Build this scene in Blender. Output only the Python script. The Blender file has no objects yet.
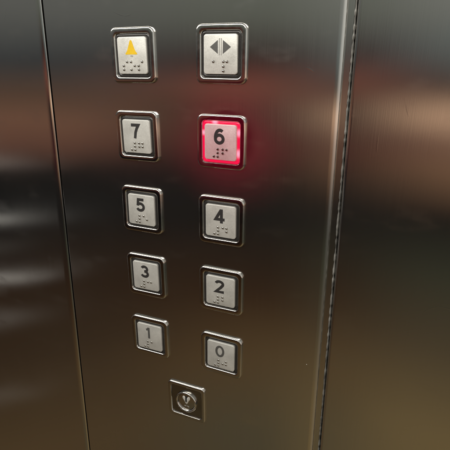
import bpy, bmesh, math, random
from mathutils import Matrix, Vector
random.seed(7)
S = bpy.context.scene
COL = S.collection
MM = 0.001
Z0 = 1.30                     # height of the panel origin (upper left of the button field) above the cab floor

# ------------------------------------------------------------------ camera
cam_d = bpy.data.cameras.new("camera")
cam = bpy.data.objects.new("camera", cam_d)
COL.objects.link(cam)
CAM_ROT = [[0.918364, -0.132779, 0.372797], [0.395734, 0.304478, -0.866423], [0.001534, 0.94322, 0.332166]]
cam.matrix_world = Matrix.Translation(Vector([0.19428, -0.28836, 1.26563])) @ Matrix(CAM_ROT).to_4x4()
cam_d.sensor_width = 36.0
cam_d.lens = 36.3274
cam_d.clip_start = 0.01
cam_d.clip_end = 50
S.camera = cam

# ------------------------------------------------------------------ exposure
S.view_settings.view_transform = 'Standard'
S.view_settings.look = 'None'
S.view_settings.exposure = 0.0
S.view_settings.gamma = 1.0

def lin(r, g, b):
    f = lambda c: (c/255/12.92) if c <= 10 else ((c/255 + 0.055)/1.055)**2.4
    return (f(r), f(g), f(b), 1.0)

# ------------------------------------------------------------------ world: dim light of a lift cab, by height and direction
W = bpy.data.worlds.new("World")
S.world = W
W.use_nodes = True
nt = W.node_tree
nt.nodes.clear()
N = lambda t: nt.nodes.new(t)
def math_node(op, a, b=None, clamp=False):
    n = N('ShaderNodeMath'); n.operation = op; n.use_clamp = clamp
    for i, v in enumerate((a, b)):
        if v is None: continue
        if isinstance(v, (int, float)): n.inputs[i].default_value = v
        else: nt.links.new(v, n.inputs[i])
    return n.outputs[0]
tc = N('ShaderNodeTexCoord')
sx = N('ShaderNodeSeparateXYZ'); nt.links.new(tc.outputs['Generated'], sx.inputs[0])
el = math_node('MULTIPLY_ADD', sx.outputs['Z'], 0.5); el.node.inputs[2].default_value = 0.5
flat = math_node('SQRT', math_node('SUBTRACT', 1.0001, math_node('MULTIPLY', sx.outputs['Z'], sx.outputs['Z'])))
side = math_node('DIVIDE', sx.outputs['X'], flat)          # -1 left ... +1 right of the panel's normal
# light seen at each height (degrees, linear RGB): far left, half left and straight across the cab
ENV = {'A': [(5.68, 0.13873, 0.14279, 0.13283), (0.52, 0.04133, 0.04813, 0.05238), (-3.3, 0.11663, 0.06641, 0.04304), (-6.12, 0.20885, 0.10222, 0.06284), (-8.66, 0.15306, 0.06775, 0.04402), (-11.59, 0.006, 0.006, 0.006), (-16.68, 0.006, 0.006, 0.006), (-24.26, 0.02732, 0.01342, 0.006), (-32.53, 0.04714, 0.02806, 0.01467), (-42.3, 0.09399, 0.05917, 0.0271)],
       'B': [(5.88, 0.13411, 0.14752, 0.12111), (1.45, 0.0219, 0.006, 0.006), (-1.88, 0.22912, 0.07326, 0.04821), (-5.34, 0.006, 0.006, 0.006), (-9.88, 0.05167, 0.006, 0.00869), (-13.78, 0.006, 0.006, 0.006), (-18.73, 0.006, 0.006, 0.006), (-27.46, 0.03955, 0.01705, 0.00686), (-35.76, 0.10931, 0.06492, 0.02712), (-43.07, 0.09128, 0.07334, 0.0411)],
       'C': [(5.56, 0.24586, 0.25617, 0.23505), (1.38, 0.14462, 0.17928, 0.17601), (-2.27, 0.006, 0.006, 0.01041), (-5.3, 0.90274, 0.56763, 0.36296), (-8.28, 0.23501, 0.12348, 0.08116), (-11.65, 0.24047, 0.12973, 0.07084), (-16.59, 0.006, 0.006, 0.006), (-23.07, 0.04352, 0.04518, 0.02757), (-30.86, 0.08399, 0.06324, 0.03515), (-40.13, 0.18978, 0.13291, 0.05794)]}
def ramp_node(stops):
    rn = N('ShaderNodeValToRGB'); nt.links.new(el, rn.inputs[0]); cr = rn.color_ramp
    hi, lo = stops[0], stops[-1]
    full = [(-90, *[c*0.8 for c in lo[1:]])] + stops[::-1] + [(16, *[c*1.15 for c in hi[1:]]), (35, .20, .20, .18), (90, .26, .26, .24)]
    while len(cr.elements) > 1: cr.elements.remove(cr.elements[-1])
    for i, (d, *c) in enumerate(full):
        p = (math.sin(math.radians(d)) + 1)/2
        e = cr.elements[0] if i == 0 else cr.elements.new(p)
        e.position = p; e.color = (*c, 1)
    return rn.outputs[0]
def span(v, a, b, x, y, smooth=True):
    n = N('ShaderNodeMapRange'); n.interpolation_type = 'SMOOTHSTEP' if smooth else 'LINEAR'
    if isinstance(v, (int, float)): n.inputs['Value'].default_value = v
    else: nt.links.new(v, n.inputs['Value'])
    for k, q in zip(('From Min', 'From Max', 'To Min', 'To Max'), (a, b, x, y)): n.inputs[k].default_value = q
    return n.outputs[0]
def mix(f, a, b, mode='MIX'):
    n = N('ShaderNodeMix'); n.data_type = 'RGBA'; n.blend_type = mode; n.clamp_factor = True
    if isinstance(f, (int, float)): n.inputs['Factor'].default_value = f
    else: nt.links.new(f, n.inputs['Factor'])
    for k, q in (('A', a), ('B', b)):
        if isinstance(q, tuple): n.inputs[k].default_value = q
        else: nt.links.new(q, n.inputs[k])
    return n.outputs['Result']
sky_col = mix(span(side, -0.68, -0.40, 0, 1, False), ramp_node(ENV['A']), ramp_node(ENV['B']))
sky_col = mix(span(side, -0.22, -0.03, 0, 1, False), sky_col, ramp_node(ENV['C']))
# narrow pale bars far to the left, added to mirror as streaks in the left panel
bars = None
for (d, w, s0, s1, amp) in ((-11.1, 0.4, -0.775, -0.84, .40), (-17.4, 0.5, -0.765, -0.845, .52), (-20.6, 0.8, -0.79, -0.85, .05),
                            (-23.9, 0.5, -0.76, -0.84, .52), (-28.7, 1.0, -0.785, -0.84, .09), (-37.0, 0.8, -0.79, -0.85, .05)):
    z = math.sin(math.radians(d)); wz = math.radians(w)*math.cos(math.radians(d))
    tilt = math_node('MULTIPLY', math_node('ADD', side, 0.80), -0.28)       # they slope a little
    dist = math_node('ABSOLUTE', math_node('SUBTRACT', math_node('SUBTRACT', sx.outputs['Z'], tilt), z))
    k = math_node('MULTIPLY', span(dist, wz*1.6, 0, 0, amp), span(side, s1, s0, 1, 0))
    bars = k if bars is None else math_node('ADD', bars, k)
bar_col = mix(1.0, (1, .97, .90, 1), bars, 'MULTIPLY')
sky_col = mix(1.0, sky_col, bar_col, 'ADD')
# the open side of the cab, to the right
door = math_node('MULTIPLY', span(side, 0.30, 0.75, 0.0, 1.0), span(sx.outputs['Z'], -0.40, 0.08, 0.05, 0.50))
sky_col = mix(1.0, sky_col, mix(1.0, (1, .97, .90, 1), door, 'MULTIPLY'), 'ADD')
bg = N('ShaderNodeBackground'); nt.links.new(sky_col, bg.inputs[0]); bg.inputs[1].default_value = 1.0
wo = N('ShaderNodeOutputWorld'); nt.links.new(bg.outputs[0], wo.inputs[0])

# ------------------------------------------------------------------ lamps of the cab
def area(name, loc, target, sx_, sy_, power, color):
    d = bpy.data.lights.new(name, 'AREA'); d.shape = 'RECTANGLE'; d.size = sx_; d.size_y = sy_
    d.energy = power; d.color = color
    o = bpy.data.objects.new(name, d); COL.objects.link(o)
    o.location = loc
    o.rotation_euler = (Vector(target) - Vector(loc)).to_track_quat('-Z', 'Y').to_euler()
    return o
area("ceiling_lamp", (-0.15, -0.33, Z0 + 0.215), (0.03, 0.0, Z0 + 0.03), 0.85, 0.12, 3.5, (1.0, 0.97, 0.90))
# ------------------------------------------------------------------ materials
def new_mat(name):
    m = bpy.data.materials.new(name); m.use_nodes = True
    t = m.node_tree
    return m, t, t.nodes['Principled BSDF']

def steel(name, base=(0.60, 0.585, 0.56), rough=0.135, aniso=0.84, wobble=0.10, dust=True, seed=0.0):
    m, t, b = new_mat(name)
    nn = t.nodes.new; L = t.links.new
    b.inputs['Metallic'].default_value = 1.0
    b.inputs['Anisotropic'].default_value = aniso
    tg = nn('ShaderNodeTangent'); tg.direction_type = 'UV_MAP'; tg.uv_map = 'grain'
    L(tg.outputs[0], b.inputs['Tangent'])
    co = nn('ShaderNodeTexCoord')
    def noise(scale, vec_scale, detail, off=0.0):
        mp = nn('ShaderNodeMapping'); mp.inputs['Scale'].default_value = vec_scale
        mp.inputs['Location'].default_value = (off + seed, off*1.7 + seed, off*.6)
        L(co.outputs['Object'], mp.inputs[0])
        n = nn('ShaderNodeTexNoise'); n.inputs['Scale'].default_value = scale; n.inputs['Detail'].default_value = detail
        L(mp.outputs[0], n.inputs['Vector'])
        return n.outputs['Fac']
    grain = noise(1.0, (2600, 2600, 22), 3)
    smear = noise(9.0, (1, 1, 1), 4, 3.1)
    sweep = noise(3.0, (1, 1, 1), 2, 8.3)
    mrr = nn('ShaderNodeMapRange'); L(smear, mrr.inputs['Value'])
    mrr.inputs['From Min'].default_value = 0.3; mrr.inputs['From Max'].default_value = 0.75
    mrr.inputs['To Min'].default_value = rough - 0.03; mrr.inputs['To Max'].default_value = rough + 0.04
    # wiped smears and greasy finger marks: patches where the brushing is filled in
    wipe = noise(1.0, (26, 26, 60), 5, 5.2)
    wr = nn('ShaderNodeMapRange'); wr.interpolation_type = 'SMOOTHSTEP'; L(wipe, wr.inputs['Value'])
    wr.inputs['From Min'].default_value = 0.56; wr.inputs['From Max'].default_value = 0.72
    wr.inputs['To Min'].default_value = 0.0; wr.inputs['To Max'].default_value = 0.05
    wa = nn('ShaderNodeMath'); wa.operation = 'ADD'; L(wr.outputs[0], wa.inputs[0]); L(mrr.outputs[0], wa.inputs[1])
    mrr = wa
    gr = nn('ShaderNodeMath'); gr.operation = 'MULTIPLY_ADD'; L(grain, gr.inputs[0]); gr.inputs[1].default_value = 0.05
    L(mrr.outputs[0], gr.inputs[2]); L(gr.outputs[0], b.inputs['Roughness'])
    # colour: almost even, faint grain
    mx = nn('ShaderNodeMix'); mx.data_type = 'RGBA'; L(grain, mx.inputs['Factor'])
    mx.inputs['A'].default_value = (*[c*0.95 for c in base], 1); mx.inputs['B'].default_value = (*[min(1, c*1.05) for c in base], 1)
    out = mx.outputs['Result']
    if dust:
        vo = nn('ShaderNodeTexVoronoi'); vo.inputs['Scale'].default_value = 42.0; L(co.outputs['Object'], vo.inputs['Vector'])
        lt = nn('ShaderNodeMath'); lt.operation = 'LESS_THAN'; L(vo.outputs['Distance'], lt.inputs[0])
        sel = nn('ShaderNodeSeparateColor'); L(vo.outputs['Color'], sel.inputs[0])
        sz = nn('ShaderNodeMath'); sz.operation = 'MULTIPLY'; L(sel.outputs[1], sz.inputs[0]); sz.inputs[1].default_value = 0.019; L(sz.outputs[0], lt.inputs[1])
        gt = nn('ShaderNodeMath'); gt.operation = 'GREATER_THAN'; L(sel.outputs[0], gt.inputs[0]); gt.inputs[1].default_value = 0.6
        mu = nn('ShaderNodeMath'); mu.operation = 'MULTIPLY'; L(lt.outputs[0], mu.inputs[0]); L(gt.outputs[0], mu.inputs[1])
        inv = nn('ShaderNodeMath'); inv.operation = 'SUBTRACT'; inv.inputs[0].default_value = 1.0; L(mu.outputs[0], inv.inputs[1])
        film = nn('ShaderNodeMath'); film.operation = 'MULTIPLY'; L(inv.outputs[0], film.inputs[0]); film.inputs[1].default_value = 0.99
        L(film.outputs[0], b.inputs['Metallic'])          # a thin film of grease and dust over the steel
        m2 = nn('ShaderNodeMix'); m2.data_type = 'RGBA'; L(mu.outputs[0], m2.inputs['Factor'])
        L(out, m2.inputs['A']); m2.inputs['B'].default_value = (0.7, 0.68, 0.64, 1)
        out = m2.outputs['Result']
    L(out, b.inputs['Base Color'])
    bu = nn('ShaderNodeBump'); bu.inputs['Strength'].default_value = wobble; bu.inputs['Distance'].default_value = 0.02
    L(sweep, bu.inputs['Height'])
    hair = noise(1.0, (14, 14, 5), 1, 2.2)
    hs = nn('ShaderNodeMath'); hs.operation = 'SUBTRACT'; L(hair, hs.inputs[0]); hs.inputs[1].default_value = 0.5
    ha = nn('ShaderNodeMath'); ha.operation = 'ABSOLUTE'; L(hs.outputs[0], ha.inputs[0])
    hm = nn('ShaderNodeMapRange'); L(ha.outputs[0], hm.inputs['Value'])
    hm.inputs['From Min'].default_value = 0.0; hm.inputs['From Max'].default_value = 0.0016
    hm.inputs['To Min'].default_value = 1.0; hm.inputs['To Max'].default_value = 0.0
    brk = noise(1.0, (60, 60, 40), 2, 7.7)
    hb = nn('ShaderNodeMapRange'); L(brk, hb.inputs['Value']); hb.inputs['From Min'].default_value = 0.56; hb.inputs['From Max'].default_value = 0.64
    hp = nn('ShaderNodeMath'); hp.operation = 'MULTIPLY'; L(hm.outputs[0], hp.inputs[0]); L(hb.outputs[0], hp.inputs[1])
    bu3 = nn('ShaderNodeBump'); bu3.inputs['Strength'].default_value = 0.06; bu3.inputs['Distance'].default_value = 0.0002
    L(hp.outputs[0], bu3.inputs['Height']); L(bu.outputs[0], bu3.inputs['Normal'])
    bu2 = nn('ShaderNodeBump'); bu2.inputs['Strength'].default_value = 0.03; bu2.inputs['Distance'].default_value = 0.0004
    L(grain, bu2.inputs['Height']); L(bu3.outputs[0], bu2.inputs['Normal'])
    L(bu2.outputs[0], b.inputs['Normal'])
    return m

def simple(name, col, rough=0.5, metal=0.0, noise_amt=0.12, noise_scale=900.0, bump=0.0):
    m, t, b = new_mat(name)
    nn = t.nodes.new; L = t.links.new
    co = nn('ShaderNodeNewGeometry'); n = nn('ShaderNodeTexNoise'); n.inputs['Scale'].default_value = noise_scale
    n.inputs['Detail'].default_value = 4
    L(co.outputs['Position'], n.inputs['Vector'])
    n2 = nn('ShaderNodeTexNoise'); n2.inputs['Scale'].default_value = 95.0; n2.inputs['Detail'].default_value = 5; L(co.outputs['Position'], n2.inputs['Vector'])
    fm = nn('ShaderNodeMath'); fm.operation = 'MULTIPLY_ADD'; L(n2.outputs['Fac'], fm.inputs[0]); fm.inputs[1].default_value = 1.6; fm.inputs[2].default_value = -0.8
    fa = nn('ShaderNodeMath'); fa.operation = 'ADD'; fa.use_clamp = True; L(fm.outputs[0], fa.inputs[0]); L(n.outputs['Fac'], fa.inputs[1])
    mx = nn('ShaderNodeMix'); mx.data_type = 'RGBA'; L(fa.outputs[0], mx.inputs['Factor'])
    mx.inputs['A'].default_value = (*[c*(1 - noise_amt) for c in col], 1)
    mx.inputs['B'].default_value = (*[min(1, c*(1 + noise_amt)) for c in col], 1)
    L(mx.outputs['Result'], b.inputs['Base Color'])
    mrr = nn('ShaderNodeMapRange'); L(fa.outputs[0], mrr.inputs['Value'])
    mrr.inputs['To Min'].default_value = max(0.02, rough - 0.06); mrr.inputs['To Max'].default_value = rough + 0.06
    L(mrr.outputs[0], b.inputs['Roughness'])
    b.inputs['Metallic'].default_value = metal
    if bump:
        bu = nn('ShaderNodeBump'); bu.inputs['Strength'].default_value = bump; bu.inputs['Distance'].default_value = 0.0003
        L(n.outputs['Fac'], bu.inputs['Height']); L(bu.outputs[0], b.inputs['Normal'])
    return m

M_PANEL = steel("brushed_steel_centre", seed=0.0)
M_LEFT = steel("brushed_steel_side", rough=0.10, seed=4.0)
M_RIGHT = steel("brushed_steel_front", rough=0.135, seed=9.0)
M_CHROME = simple("polished_chrome", (0.56, 0.545, 0.52), 0.12, 1.0, 0.06, 400)
M_PLATE = simple("satin_plate", (0.66, 0.65, 0.61), 0.45, 0.35, 0.16, 1400, 0.15)
M_RING = simple("smoked_lens", (0.03, 0.028, 0.027), 0.25, 0.0)
M_INK = simple("dark_ink", (0.035, 0.033, 0.033), 0.45)
M_GREY = simple("grey_ink", (0.095, 0.093, 0.088), 0.45)
M_PALE = simple("pale_ink", (0.33, 0.32, 0.30), 0.5)
M_YELLOW = simple("yellow_enamel", (0.78, 0.50, 0.015), 0.4)
M_DOT = simple("braille_metal", (0.40, 0.39, 0.365), 0.16, 1.0)
M_DARK = simple("dark_recess", (0.012, 0.012, 0.011), 0.7)
M_BEAD = simple("old_sealant", (0.22, 0.215, 0.20), 0.18, 0.0, 0.9, 260, 0.5)
M_LOCK = simple("lock_metal", (0.30, 0.29, 0.27), 0.20, 1.0, 0.15, 500)
M_BRIGHT = simple("worn_key_metal", (0.80, 0.79, 0.74), 0.35, 0.35)

def lit_ring():
    m, t, b = new_mat("lit_red_lens")
    nn = t.nodes.new; L = t.links.new
    b.inputs['Base Color'].default_value = (0.5, 0.01, 0.04, 1); b.inputs['Roughness'].default_value = 0.2
    co = nn('ShaderNodeTexCoord')
    acc = None
    for (x, z, r) in ((13.2, 7.0, 4.2), (13.2, -7.0, 4.6), (-4.5, 13.6, 3.6), (-13.2, 6, 3.0)):
        d = nn('ShaderNodeVectorMath'); d.operation = 'DISTANCE'; L(co.outputs['Object'], d.inputs[0])
        d.inputs[1].default_value = (x*MM, -1.2*MM, z*MM)
        mrr = nn('ShaderNodeMapRange'); mrr.interpolation_type = 'SMOOTHERSTEP'; L(d.outputs['Value'], mrr.inputs['Value'])
        mrr.inputs['From Min'].default_value = 0; mrr.inputs['From Max'].default_value = r*MM
        mrr.inputs['To Min'].default_value = 1; mrr.inputs['To Max'].default_value = 0
        if acc is None: acc = mrr.outputs[0]
        else:
            ad = nn('ShaderNodeMath'); ad.operation = 'MAXIMUM'; L(acc, ad.inputs[0]); L(mrr.outputs[0], ad.inputs[1]); acc = ad.outputs[0]
    mx = nn('ShaderNodeMix'); mx.data_type = 'RGBA'; L(acc, mx.inputs['Factor'])
    mx.inputs['A'].default_value = (0.66, 0.003, 0.05, 1); mx.inputs['B'].default_value = (1.5, 0.40, 0.55, 1)
    L(mx.outputs['Result'], b.inputs['Emission Color']); b.inputs['Emission Strength'].default_value = 1.0
    return m
M_LIT = lit_ring()
M_GLOWPLATE = simple("satin_plate_added_glow", (0.62, 0.58, 0.57), 0.45, 0.35, 0.16, 1400, 0.15)
_b = M_GLOWPLATE.node_tree.nodes['Principled BSDF']
_b.inputs['Emission Color'].default_value = (1.0, 0.10, 0.16, 1); _b.inputs['Emission Strength'].default_value = 0.13  # pink ring light on the plate, put in as faint emission

# ------------------------------------------------------------------ mesh helpers (panel space: x right, y up, z out of the panel, in mm)
def P(x, y, z): return (x*MM, -z*MM, y*MM)

def link_mesh(name, bm, mat, parent=None, smooth=True):
    bmesh.ops.recalc_face_normals(bm, faces=bm.faces)
    me = bpy.data.meshes.new(name); bm.to_mesh(me); bm.free()
    if smooth:
        for p in me.polygons: p.use_smooth = True
        me.set_sharp_from_angle(angle=math.radians(50))
    me.materials.append(mat)
    o = bpy.data.objects.new(name, me); COL.objects.link(o)
    if parent: o.parent = parent
    return o

def rrect(hw, hh, r, n=8):
    pts = []
    for cx, cy, a0 in ((hw - r, hh - r, 0), (-hw + r, hh - r, 90), (-hw + r, -hh + r, 180), (hw - r, -hh + r, 270)):
        for i in range(n + 1):
            a = math.radians(a0 + 90*i/n); pts.append((cx + r*math.cos(a), cy + r*math.sin(a)))
    return pts

def loft(bm, loops, cap0=False, cap1=False):
    rings = [[bm.verts.new(P(x, y, z)) for x, y in pts] for pts, z in loops]
    for a, b in zip(rings, rings[1:]):
        n = len(a)
        for i in range(n): bm.faces.new((a[i], a[(i+1) % n], b[(i+1) % n], b[i]))
    if cap0: bm.faces.new(rings[0])
    if cap1: bm.faces.new(rings[-1])

def prism(bm, pts, z0, z1):
    loft(bm, [(pts, z0), (pts, z1)], True, True)

def dome(bm, x, y, z, r, h, n=12):
    prev = None
    for k in range(4):
        a = math.radians(90*k/4)
        ring = [bm.verts.new(P(x + r*math.cos(a)*math.cos(2*math.pi*i/n), y + r*math.cos(a)*math.sin(2*math.pi*i/n), z + h*math.sin(a))) for i in range(n)]
        if prev:
            for i in range(n): bm.faces.new((prev[i], prev[(i+1) % n], ring[(i+1) % n], ring[i]))
        prev = ring
    t = bm.verts.new(P(x, y, z + h))
    for i in range(n): bm.faces.new((prev[i], prev[(i+1) % n], t))

def tag(o, label, cat, group=None):
    o['label'] = label; o['category'] = cat
    if group: o['group'] = group

def thing(name, x, y, label, cat, group=None):
    o = bpy.data.objects.new(name, None); COL.objects.link(o)
    o.location = (x*MM, 0, Z0 + y*MM); o.empty_display_size = 0.02
    tag(o, label, cat, group)
    return o

# ------------------------------------------------------------------ steel panels: a folded sheet, extruded upwards
ZB, ZT = -620.0, 420.0
def sheet(name, mat, x0, x1, r0, r1, k0, k1, depth, label, cat, x0_tilt=0.0, x1_tilt=0.0, turn=0.0):
    """x0/x1 edges rolled back with radius r0/r1; *_tilt shifts that edge sideways per mm of height"""
    prof = []
    for i in range(9):
        a = math.radians(90*i/8); prof.append((r0 - r0*math.sin(a), 'L', k0*(-1 + math.cos(a))))
    prof = [(0.0, 'L', -depth)] + prof[::-1]
    right = []
    for i in range(9):
        a = math.radians(90*i/8); right.append((-r1 + r1*math.sin(a), 'R', k1*(-1 + math.cos(a))))
    prof += right + [(0.0, 'R', -depth)]
    bm = bmesh.new(); uv = bm.loops.layers.uv.new('grain')
    rows = []
    NZ = 8
    for j in range(NZ + 1):
        y = ZB + (ZT - ZB)*j/NZ
        rows.append([bm.verts.new(P((x0 + x0_tilt*y if s == 'L' else x1 + x1_tilt*y) + d, y, z)) for d, s, z in prof])
    for a, b in zip(rows, rows[1:]):
        for i in range(len(prof) - 1): bm.faces.new((a[i], a[i+1], b[i+1], b[i]))
    for f in bm.faces:
        for l in f.loops: l[uv].uv = (l.vert.co.x - l.vert.co.y, l.vert.co.z)
    o = link_mesh(name, bm, mat); o.location = (0, 0, Z0)
    if turn:                                            # swing the sheet about its right edge
        piv = Matrix.Translation((x1*MM, 0, 0))
        o.matrix_world = Matrix.Translation((0, 0, Z0)) @ piv @ Matrix.Rotation(math.radians(turn), 4, 'Z') @ piv.inverted()
    tag(o, label, cat)
    return o

TL = 0.0185
sheet("control_panel", M_PANEL, -77.6, 145.6, 0.9, 4.2, 0.9, 2.4, 3.6,
      "brushed steel panel in the middle that carries all the lift buttons", "control panel", TL, -0.004)
sheet("steel_panel", M_LEFT, -700, -80.2, 2.0, 6.5, 2.0, 1.7, 2.3,
      "brushed steel wall panel left of the narrow dark seam, streaked with pale reflections", "wall panel", 0, TL, -3.0)
sheet("steel_panel", M_RIGHT, 151.2, 760, 2.4, 2.0, 2.0, 2.0, 4.2,
      "brushed steel wall panel to the right of the lumpy sealant joint", "wall panel", -0.004, 0)

# the wall carrying the panels, seen only as the dark bottom of the joints
bm = bmesh.new()
bmesh.ops.create_cube(bm, size=1.0)
for v in bm.verts: v.co = (v.co.x*1.6 + 0.03, 0.028 + v.co.y*0.036, Z0 + (ZB + ZT)/2*MM + v.co.z*(ZT - ZB)*MM)
o = link_mesh("wall", bm, M_DARK, smooth=False); o['kind'] = 'structure'

# sealant joint between the middle and right panels
jt = thing("sealant_joint", 149.0, 0, "lumpy grey sealant joint running down between the middle and right steel panels", "joint")
bm = bmesh.new(); rows = []
n = 800; lump = 0.5
for j in range(n + 1):
    y = ZB + (ZT - ZB)*j/n
    cx = 1.0 - 0.004*y + random.uniform(-.06, .06)
    if j % 2 == 0: lump = random.choice((0.0, 0.1, 0.6, 0.9, 1.0))
    w = 0.45 + 0.35*lump; h = 0.3 + 0.9*lump
    rows.append([bm.verts.new(P(cx + w*math.cos(a), y, -3.6 + (h + 1.0)*math.sin(a))) for a in [math.pi*k/6 for k in range(7)]])
for a, b in zip(rows, rows[1:]):
    for i in range(6): bm.faces.new((a[i], a[i+1], b[i+1], b[i]))
link_mesh("sealant_bead", bm, M_BEAD, jt)
bm = bmesh.new(); uv = bm.loops.layers.uv.new('grain')
prev = None
for j in range(9):
    y = ZB + (ZT - ZB)*j/8
    r = [bm.verts.new(P(x - 0.004*y, y, -3.3)) for x in (-3.75, 0.35)]
    if prev:
        f = bm.faces.new((prev[0], prev[1], r[1], r[0]))
        for l in f.loops: l[uv].uv = (l.vert.co.x, l.vert.co.z)
    prev = r
link_mesh("joint_strip", bm, M_RIGHT, jt)

# ------------------------------------------------------------------ buttons
HW, HH = 18.0, 18.5
def bezel_mesh(bm, hw=HW, hh=HH, r=4.6, ow=14.1, oh=14.3, top=2.2, rad=1.2, lip=1.1):
    L = [(rrect(hw, hh, r), -0.2), (rrect(hw, hh, r), top - rad)]
    for i in range(1, 7):
        a = math.radians(90*i/6); d = rad*(1 - math.cos(a))
        L.append((rrect(hw - d, hh - d, max(0.6, r - d)), top - rad + rad*math.sin(a)))
    L.append((rrect(ow + lip, oh + lip, 3.5), top))
    for i in range(1, 6):
        a = math.radians(62*i/5); d = lip*math.sin(a)
        L.append((rrect(ow + lip - d, oh + lip - d, 3.5 - d), top - lip*(1 - math.cos(a))))
    L.append((rrect(ow - 0.4, oh - 0.4, 2.0), 0.6))
    loft(bm, L)

def arc(cx, cy, rx, ry, a0, a1, n=18):
    return [(cx + rx*math.cos(math.radians(a0 + (a1 - a0)*i/n)), cy + ry*math.sin(math.radians(a0 + (a1 - a0)*i/n))) for i in range(n + 1)]
# centre lines of the numerals, in mm about the numeral's middle (cap height about 9.6)
STROKES = {
 '0': [arc(0, 0, 2.55, 3.95, 90, 450, 36)],
 '1': [[(-1.9, 2.6), (-0.6, 3.1), (0.15, 4.4)], [(0.3, 4.8), (0.3, -4.8)]],
 '2': [arc(0, 2.0, 2.5, 1.95, 165, -20, 16) + [(0.9, -0.6), (-2.4, -3.9), (3.2, -3.9)]],
 '3': [arc(-0.1, 2.05, 2.2, 1.85, 160, -75, 18) + [(-0.3, 0.2)], [(-0.3, 0.22)] + arc(-0.1, -1.85, 2.55, 2.05, 72, -160, 18)],
 '4': [[(3.4, -2.2), (-2.6, -2.2), (1.0, 4.2)], [(1.25, 4.8), (1.25, -4.8)]],
 '5': [[(2.6, 3.9), (-1.55, 3.9), (-2.0, -0.6)], arc(-0.1, -1.4, 2.6, 2.45, 143, -155, 22)],
 '6': [arc(0.0, -1.5, 2.45, 2.4, 90, 450, 30), arc(0.35, -0.6, 2.85, 4.5, 55, 185, 18)],
 '7': [[(-3.0, 3.9), (2.4, 3.9)] + [(1.2, 1.9), (0.1, -0.8), (-0.55, -4.8)]],
}
def stroke(bm, pts, w, z0, z1):
    closed = math.dist(pts[0], pts[-1]) < 1e-6
    if closed: pts = pts[:-1]
    n = len(pts); L_, R_ = [], []
    for i in range(n):
        a = pts[(i - 1) % n] if closed or i > 0 else pts[i]
        c = pts[(i + 1) % n] if closed or i < n - 1 else pts[i]
        b = pts[i]
        def nrm(p, q):
            d = math.dist(p, q)
            return None if d < 1e-9 else ((p[1] - q[1])/d, (q[0] - p[0])/d)
        n1, n2 = nrm(a, b), nrm(b, c)
        n1 = n1 or n2; n2 = n2 or n1
        mx_, my_ = n1[0] + n2[0], n1[1] + n2[1]; l = math.hypot(mx_, my_) or 1e-6
        mx_, my_ = mx_/l, my_/l
        k = w/2/max(0.45, mx_*n1[0] + my_*n1[1])
        L_.append((b[0] + mx_*k, b[1] + my_*k)); R_.append((b[0] - mx_*k, b[1] - my_*k))
    V = [[bm.verts.new(P(x, y, z)) for x, y in side] for z in (z0, z1) for side in (L_, R_)]
    for i in range(n if closed else n - 1):
        j = (i + 1) % n
        bm.faces.new((V[2][i], V[2][j], V[3][j], V[3][i]))
        bm.faces.new((V[0][i], V[0][j], V[2][j], V[2][i])); bm.faces.new((V[1][i], V[1][j], V[3][j], V[3][i]))
    if not closed:
        for i in (0, n - 1): bm.faces.new((V[0][i], V[1][i], V[3][i], V[2][i]))

PW, PH = 11.95, 12.25
PZ = 2.5
def base_button(name, x, y, label, group, lit=False, press=0.0):
    t = thing(name, x + random.uniform(-.25, .25), y + random.uniform(-.25, .25), label, "button", group)
    t.rotation_euler = (math.radians(random.uniform(-.5, .5)), math.radians(random.uniform(-.6, .6)), math.radians(random.uniform(-.5, .5)))
    bm = bmesh.new(); bezel_mesh(bm); link_mesh("bezel", bm, M_CHROME, t)
    bm = bmesh.new()
    loft(bm, [(rrect(14.0, 14.2, 2.5), 0.9), (rrect(13.6, 13.8, 2.4), 1.25), (rrect(12.9, 13.2, 2.2), 1.4), (rrect(12.3, 12.6, 2.0), 1.15), (rrect(11.9, 12.2, 1.9), 0.6)])
    link_mesh("light_ring", bm, M_LIT if lit else M_RING, t)
    bm = bmesh.new()
    L = [(rrect(PW, PH, 1.9), 0.4), (rrect(PW, PH, 1.9), PZ - 0.45)]
    for i in range(1, 4):
        a = math.radians(90*i/3); d = 0.45*(1 - math.cos(a)); L.append((rrect(PW - d, PH - d, 1.9 - d), PZ - 0.45 + 0.45*math.sin(a)))
    loft(bm, L, False, True)
    pl = link_mesh("plate", bm, M_GLOWPLATE if lit else M_PLATE, t)
    return t, pl

CELL = {'#': (3, 4, 5, 6), '0': (2, 4, 5), '1': (1,), '2': (1, 2), '3': (1, 4), '4': (1, 4, 5), '5': (1, 5), '6': (1, 2, 4), '7': (1, 2, 4, 5),
        's': (2, 3, 4), 'o': (1, 3, 5), 'p': (1, 2, 3, 4), 'a': (1,)}
def braille(pl, cells, pitch=6.7, x_mid=0.0, y0=-4.7):
    bm = bmesh.new()
    for k, c in enumerate(cells):
        cx = x_mid + (k - (len(cells) - 1)/2)*pitch
        for d in CELL[c]:
            dome(bm, cx + (-1.45 if d <= 3 else 1.45), y0 - 2.6*((d - 1) % 3), PZ - 0.02, 1.0, 0.8)
    link_mesh("braille", bm, M_DOT, pl)

def numeral(pl, ch, width, mat, x=-0.7, y=4.0):
    bm = bmesh.new()
    for k, pts in enumerate(STROKES[ch]):
        stroke(bm, [(px*1.18 + x, py*1.12 + y) for px, py in pts], width, PZ - 0.05, PZ + 0.06 + 0.015*k)
    return link_mesh("numeral", bm, mat, pl, smooth=False)

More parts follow.
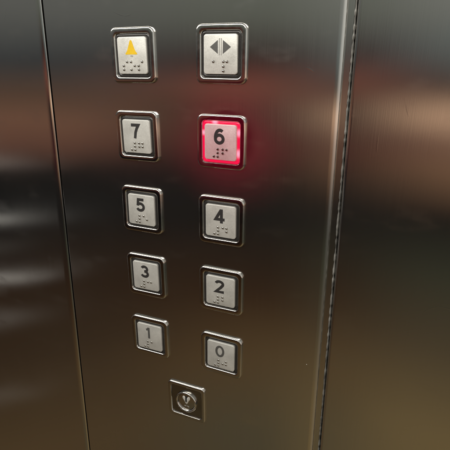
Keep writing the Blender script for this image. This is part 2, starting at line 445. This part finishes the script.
COLX = (0.0, 67.552)
ROWY = (-27.93, -84.52, -141.54, -198.77, -257.06, -315.08)
FLOORS = (('7', 0, 1), ('6', 1, 1), ('5', 0, 2), ('4', 1, 2), ('3', 0, 3), ('2', 1, 3), ('1', 0, 4), ('0', 1, 4))
GROUP = "square chrome floor buttons in two columns"
for ch, c, r in FLOORS:
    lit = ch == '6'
    lab = f"square chrome floor button with a black numeral {ch} and braille on its pale plate"
    if lit: lab = "floor button numbered 6 with a glowing red ring round its plate"
    if ch in '10': lab = f"square chrome floor button with a dull grey plate and a thin numeral {ch}"
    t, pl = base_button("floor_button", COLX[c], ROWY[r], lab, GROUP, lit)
    numeral(pl, ch, 1.9 if ch in '10' else 2.25, M_GREY if ch in '10' else M_INK)
    braille(pl, '#' + ch)

# added red disk lamps floating before the button, in place of the ring's spill
lit_t = [o for o in COL.objects if o.name.startswith('floor_button') and 'glowing' in o.get('label', '')][0]
for rad, rL in [(16 + 4.8*k, .026*(1 - k/10.5)) for k in range(10)]:
    d = bpy.data.lights.new("added_spill_lamp", 'AREA'); d.shape = 'DISK'; d.size = 2*rad*MM
    d.energy = rL*math.pi**2*(rad*MM)**2; d.color = (1.0, 0.015, 0.09)
    o = bpy.data.objects.new("added_spill_lamp", d); COL.objects.link(o); o.parent = lit_t
    o.location = P(0, 0, 9 + 0.12*rad); o.rotation_euler = (math.pi/2, 0, 0)   # shines onto the panel

# alarm button
t, pl = base_button("alarm_button", COLX[0], ROWY[0], "square chrome alarm button with a yellow bell on its pale plate", None)
bm = bmesh.new()
half = [(0.0, 10.0), (0.6, 9.75), (1.1, 8.7), (1.7, 7.0), (2.4, 5.2), (3.1, 3.5), (3.8, 2.3), (4.7, 1.5), (4.9, 0.9), (4.6, 0.6)]
pts = half + [(-x, y) for x, y in half[::-1] if x > 0]
prism(bm, [(x - 0.5, y + 0.1) for x, y in pts], PZ - 0.03, PZ + 0.10)
link_mesh("bell_symbol", bm, M_YELLOW, pl, smooth=False)
bm = bmesh.new()
prism(bm, [(-0.3 + 1.2*math.cos(a), -0.35 + 0.6*math.sin(a)) for a in [2*math.pi*i/14 for i in range(14)]], PZ - 0.03, PZ + 0.08)
link_mesh("bell_clapper", bm, M_PALE, pl, smooth=False)
braille(pl, 'sos', 6.2, 0.3, -4.1)

# door button
t, pl = base_button("door_button", COLX[1], ROWY[0], "square chrome door button with two dark arrows pointing apart on its pale plate", None)
for s in (-1, 1):
    bm = bmesh.new(); prism(bm, [(s*1.75, 0.2), (s*1.75, 8.6), (s*7.4, 4.4)], PZ - 0.03, PZ + 0.08)
    link_mesh("arrow_symbol", bm, M_GREY, pl, smooth=False)
    bm = bmesh.new(); prism(bm, [(s*0.35, -0.6), (s*0.35, 9.6), (s*1.0, 9.6), (s*1.0, -0.6)], PZ - 0.03, PZ + 0.06)
    link_mesh("door_symbol", bm, M_PALE, pl, smooth=False)
bm = bmesh.new()
for x, y in ((-5.0, -4.4), (2.2, -4.4), (4.7, -4.4), (2.2, -7.4), (2.2, -10.2)):
    dome(bm, x, y, PZ - 0.02, 1.0, 0.8)
link_mesh("braille", bm, M_DOT, pl)

# key switch
t = thing("key_switch", 34.03, ROWY[5], "square chrome key switch with a round lock, lowest fitting on the middle panel", "key switch")
bm = bmesh.new(); bezel_mesh(bm, 18, 18.0, 3.2, 15.0, 15.0, 2.0, 1.1, 0.55); link_mesh("bezel", bm, M_CHROME, t)
bm = bmesh.new(); loft(bm, [(rrect(14.9, 14.9, 2.3), 0.75), (rrect(10.0, 10.0, 5.0), 0.8)], False, True); link_mesh("face_plate", bm, M_LOCK, t)
def circ(r, n=40): return [(r*math.cos(2*math.pi*i/n), r*math.sin(2*math.pi*i/n)) for i in range(n)]
bm = bmesh.new()
L = [(circ(10.4), 0.5), (circ(10.4), 1.6)]
for i in range(1, 10):
    a = math.radians(180*i/9); L.append((circ(9.4 + 1.0*math.cos(a)), 1.6 + 1.4*math.sin(a)))
L.append((circ(8.4), 1.0))
loft(bm, L); link_mesh("lock_collar", bm, M_CHROME, t)
bm = bmesh.new()
loft(bm, [(circ(8.38), 0.9), (circ(8.38), 1.3), (circ(8.1), 1.55), (circ(7.7), 1.6)], False, True)
core = link_mesh("lock_core", bm, M_CHROME, t)
bm = bmesh.new()
prism(bm, [(-0.75, 0.2), (0.75, 0.2), (0.75, 6.0), (-0.75, 6.0)], 1.5, 2.25)
link_mesh("keyhole", bm, M_DARK, core, smooth=False)
kp = [(0.3, -2.6), (1.3, -1.2), (2.3, 1.2), (3.7, 3.4), (3.6, 5.2), (2.4, 5.9), (0.9, 4.6), (0.0, 3.4), (-0.9, 4.6), (-2.4, 5.7), (-3.6, 4.9), (-3.5, 3.0), (-2.0, 0.8), (-0.8, -1.6)]
bm = bmesh.new()
loft(bm, [(kp, 1.5), (kp, 1.8), ([(x*0.72, 1.4 + (y - 1.4)*0.78) for x, y in kp], 2.15)], False, True)
link_mesh("key_guide", bm, M_BRIGHT, core)
bm = bmesh.new()
stroke(bm, [(-2.0, -4.6), (-0.2, -4.6)], 0.7, 1.5, 1.75); stroke(bm, [(0.5, -4.6), (2.2, -4.6), (2.2, -5.6)], 0.6, 1.5, 1.75)
link_mesh("position_mark", bm, M_PALE, core, smooth=False)
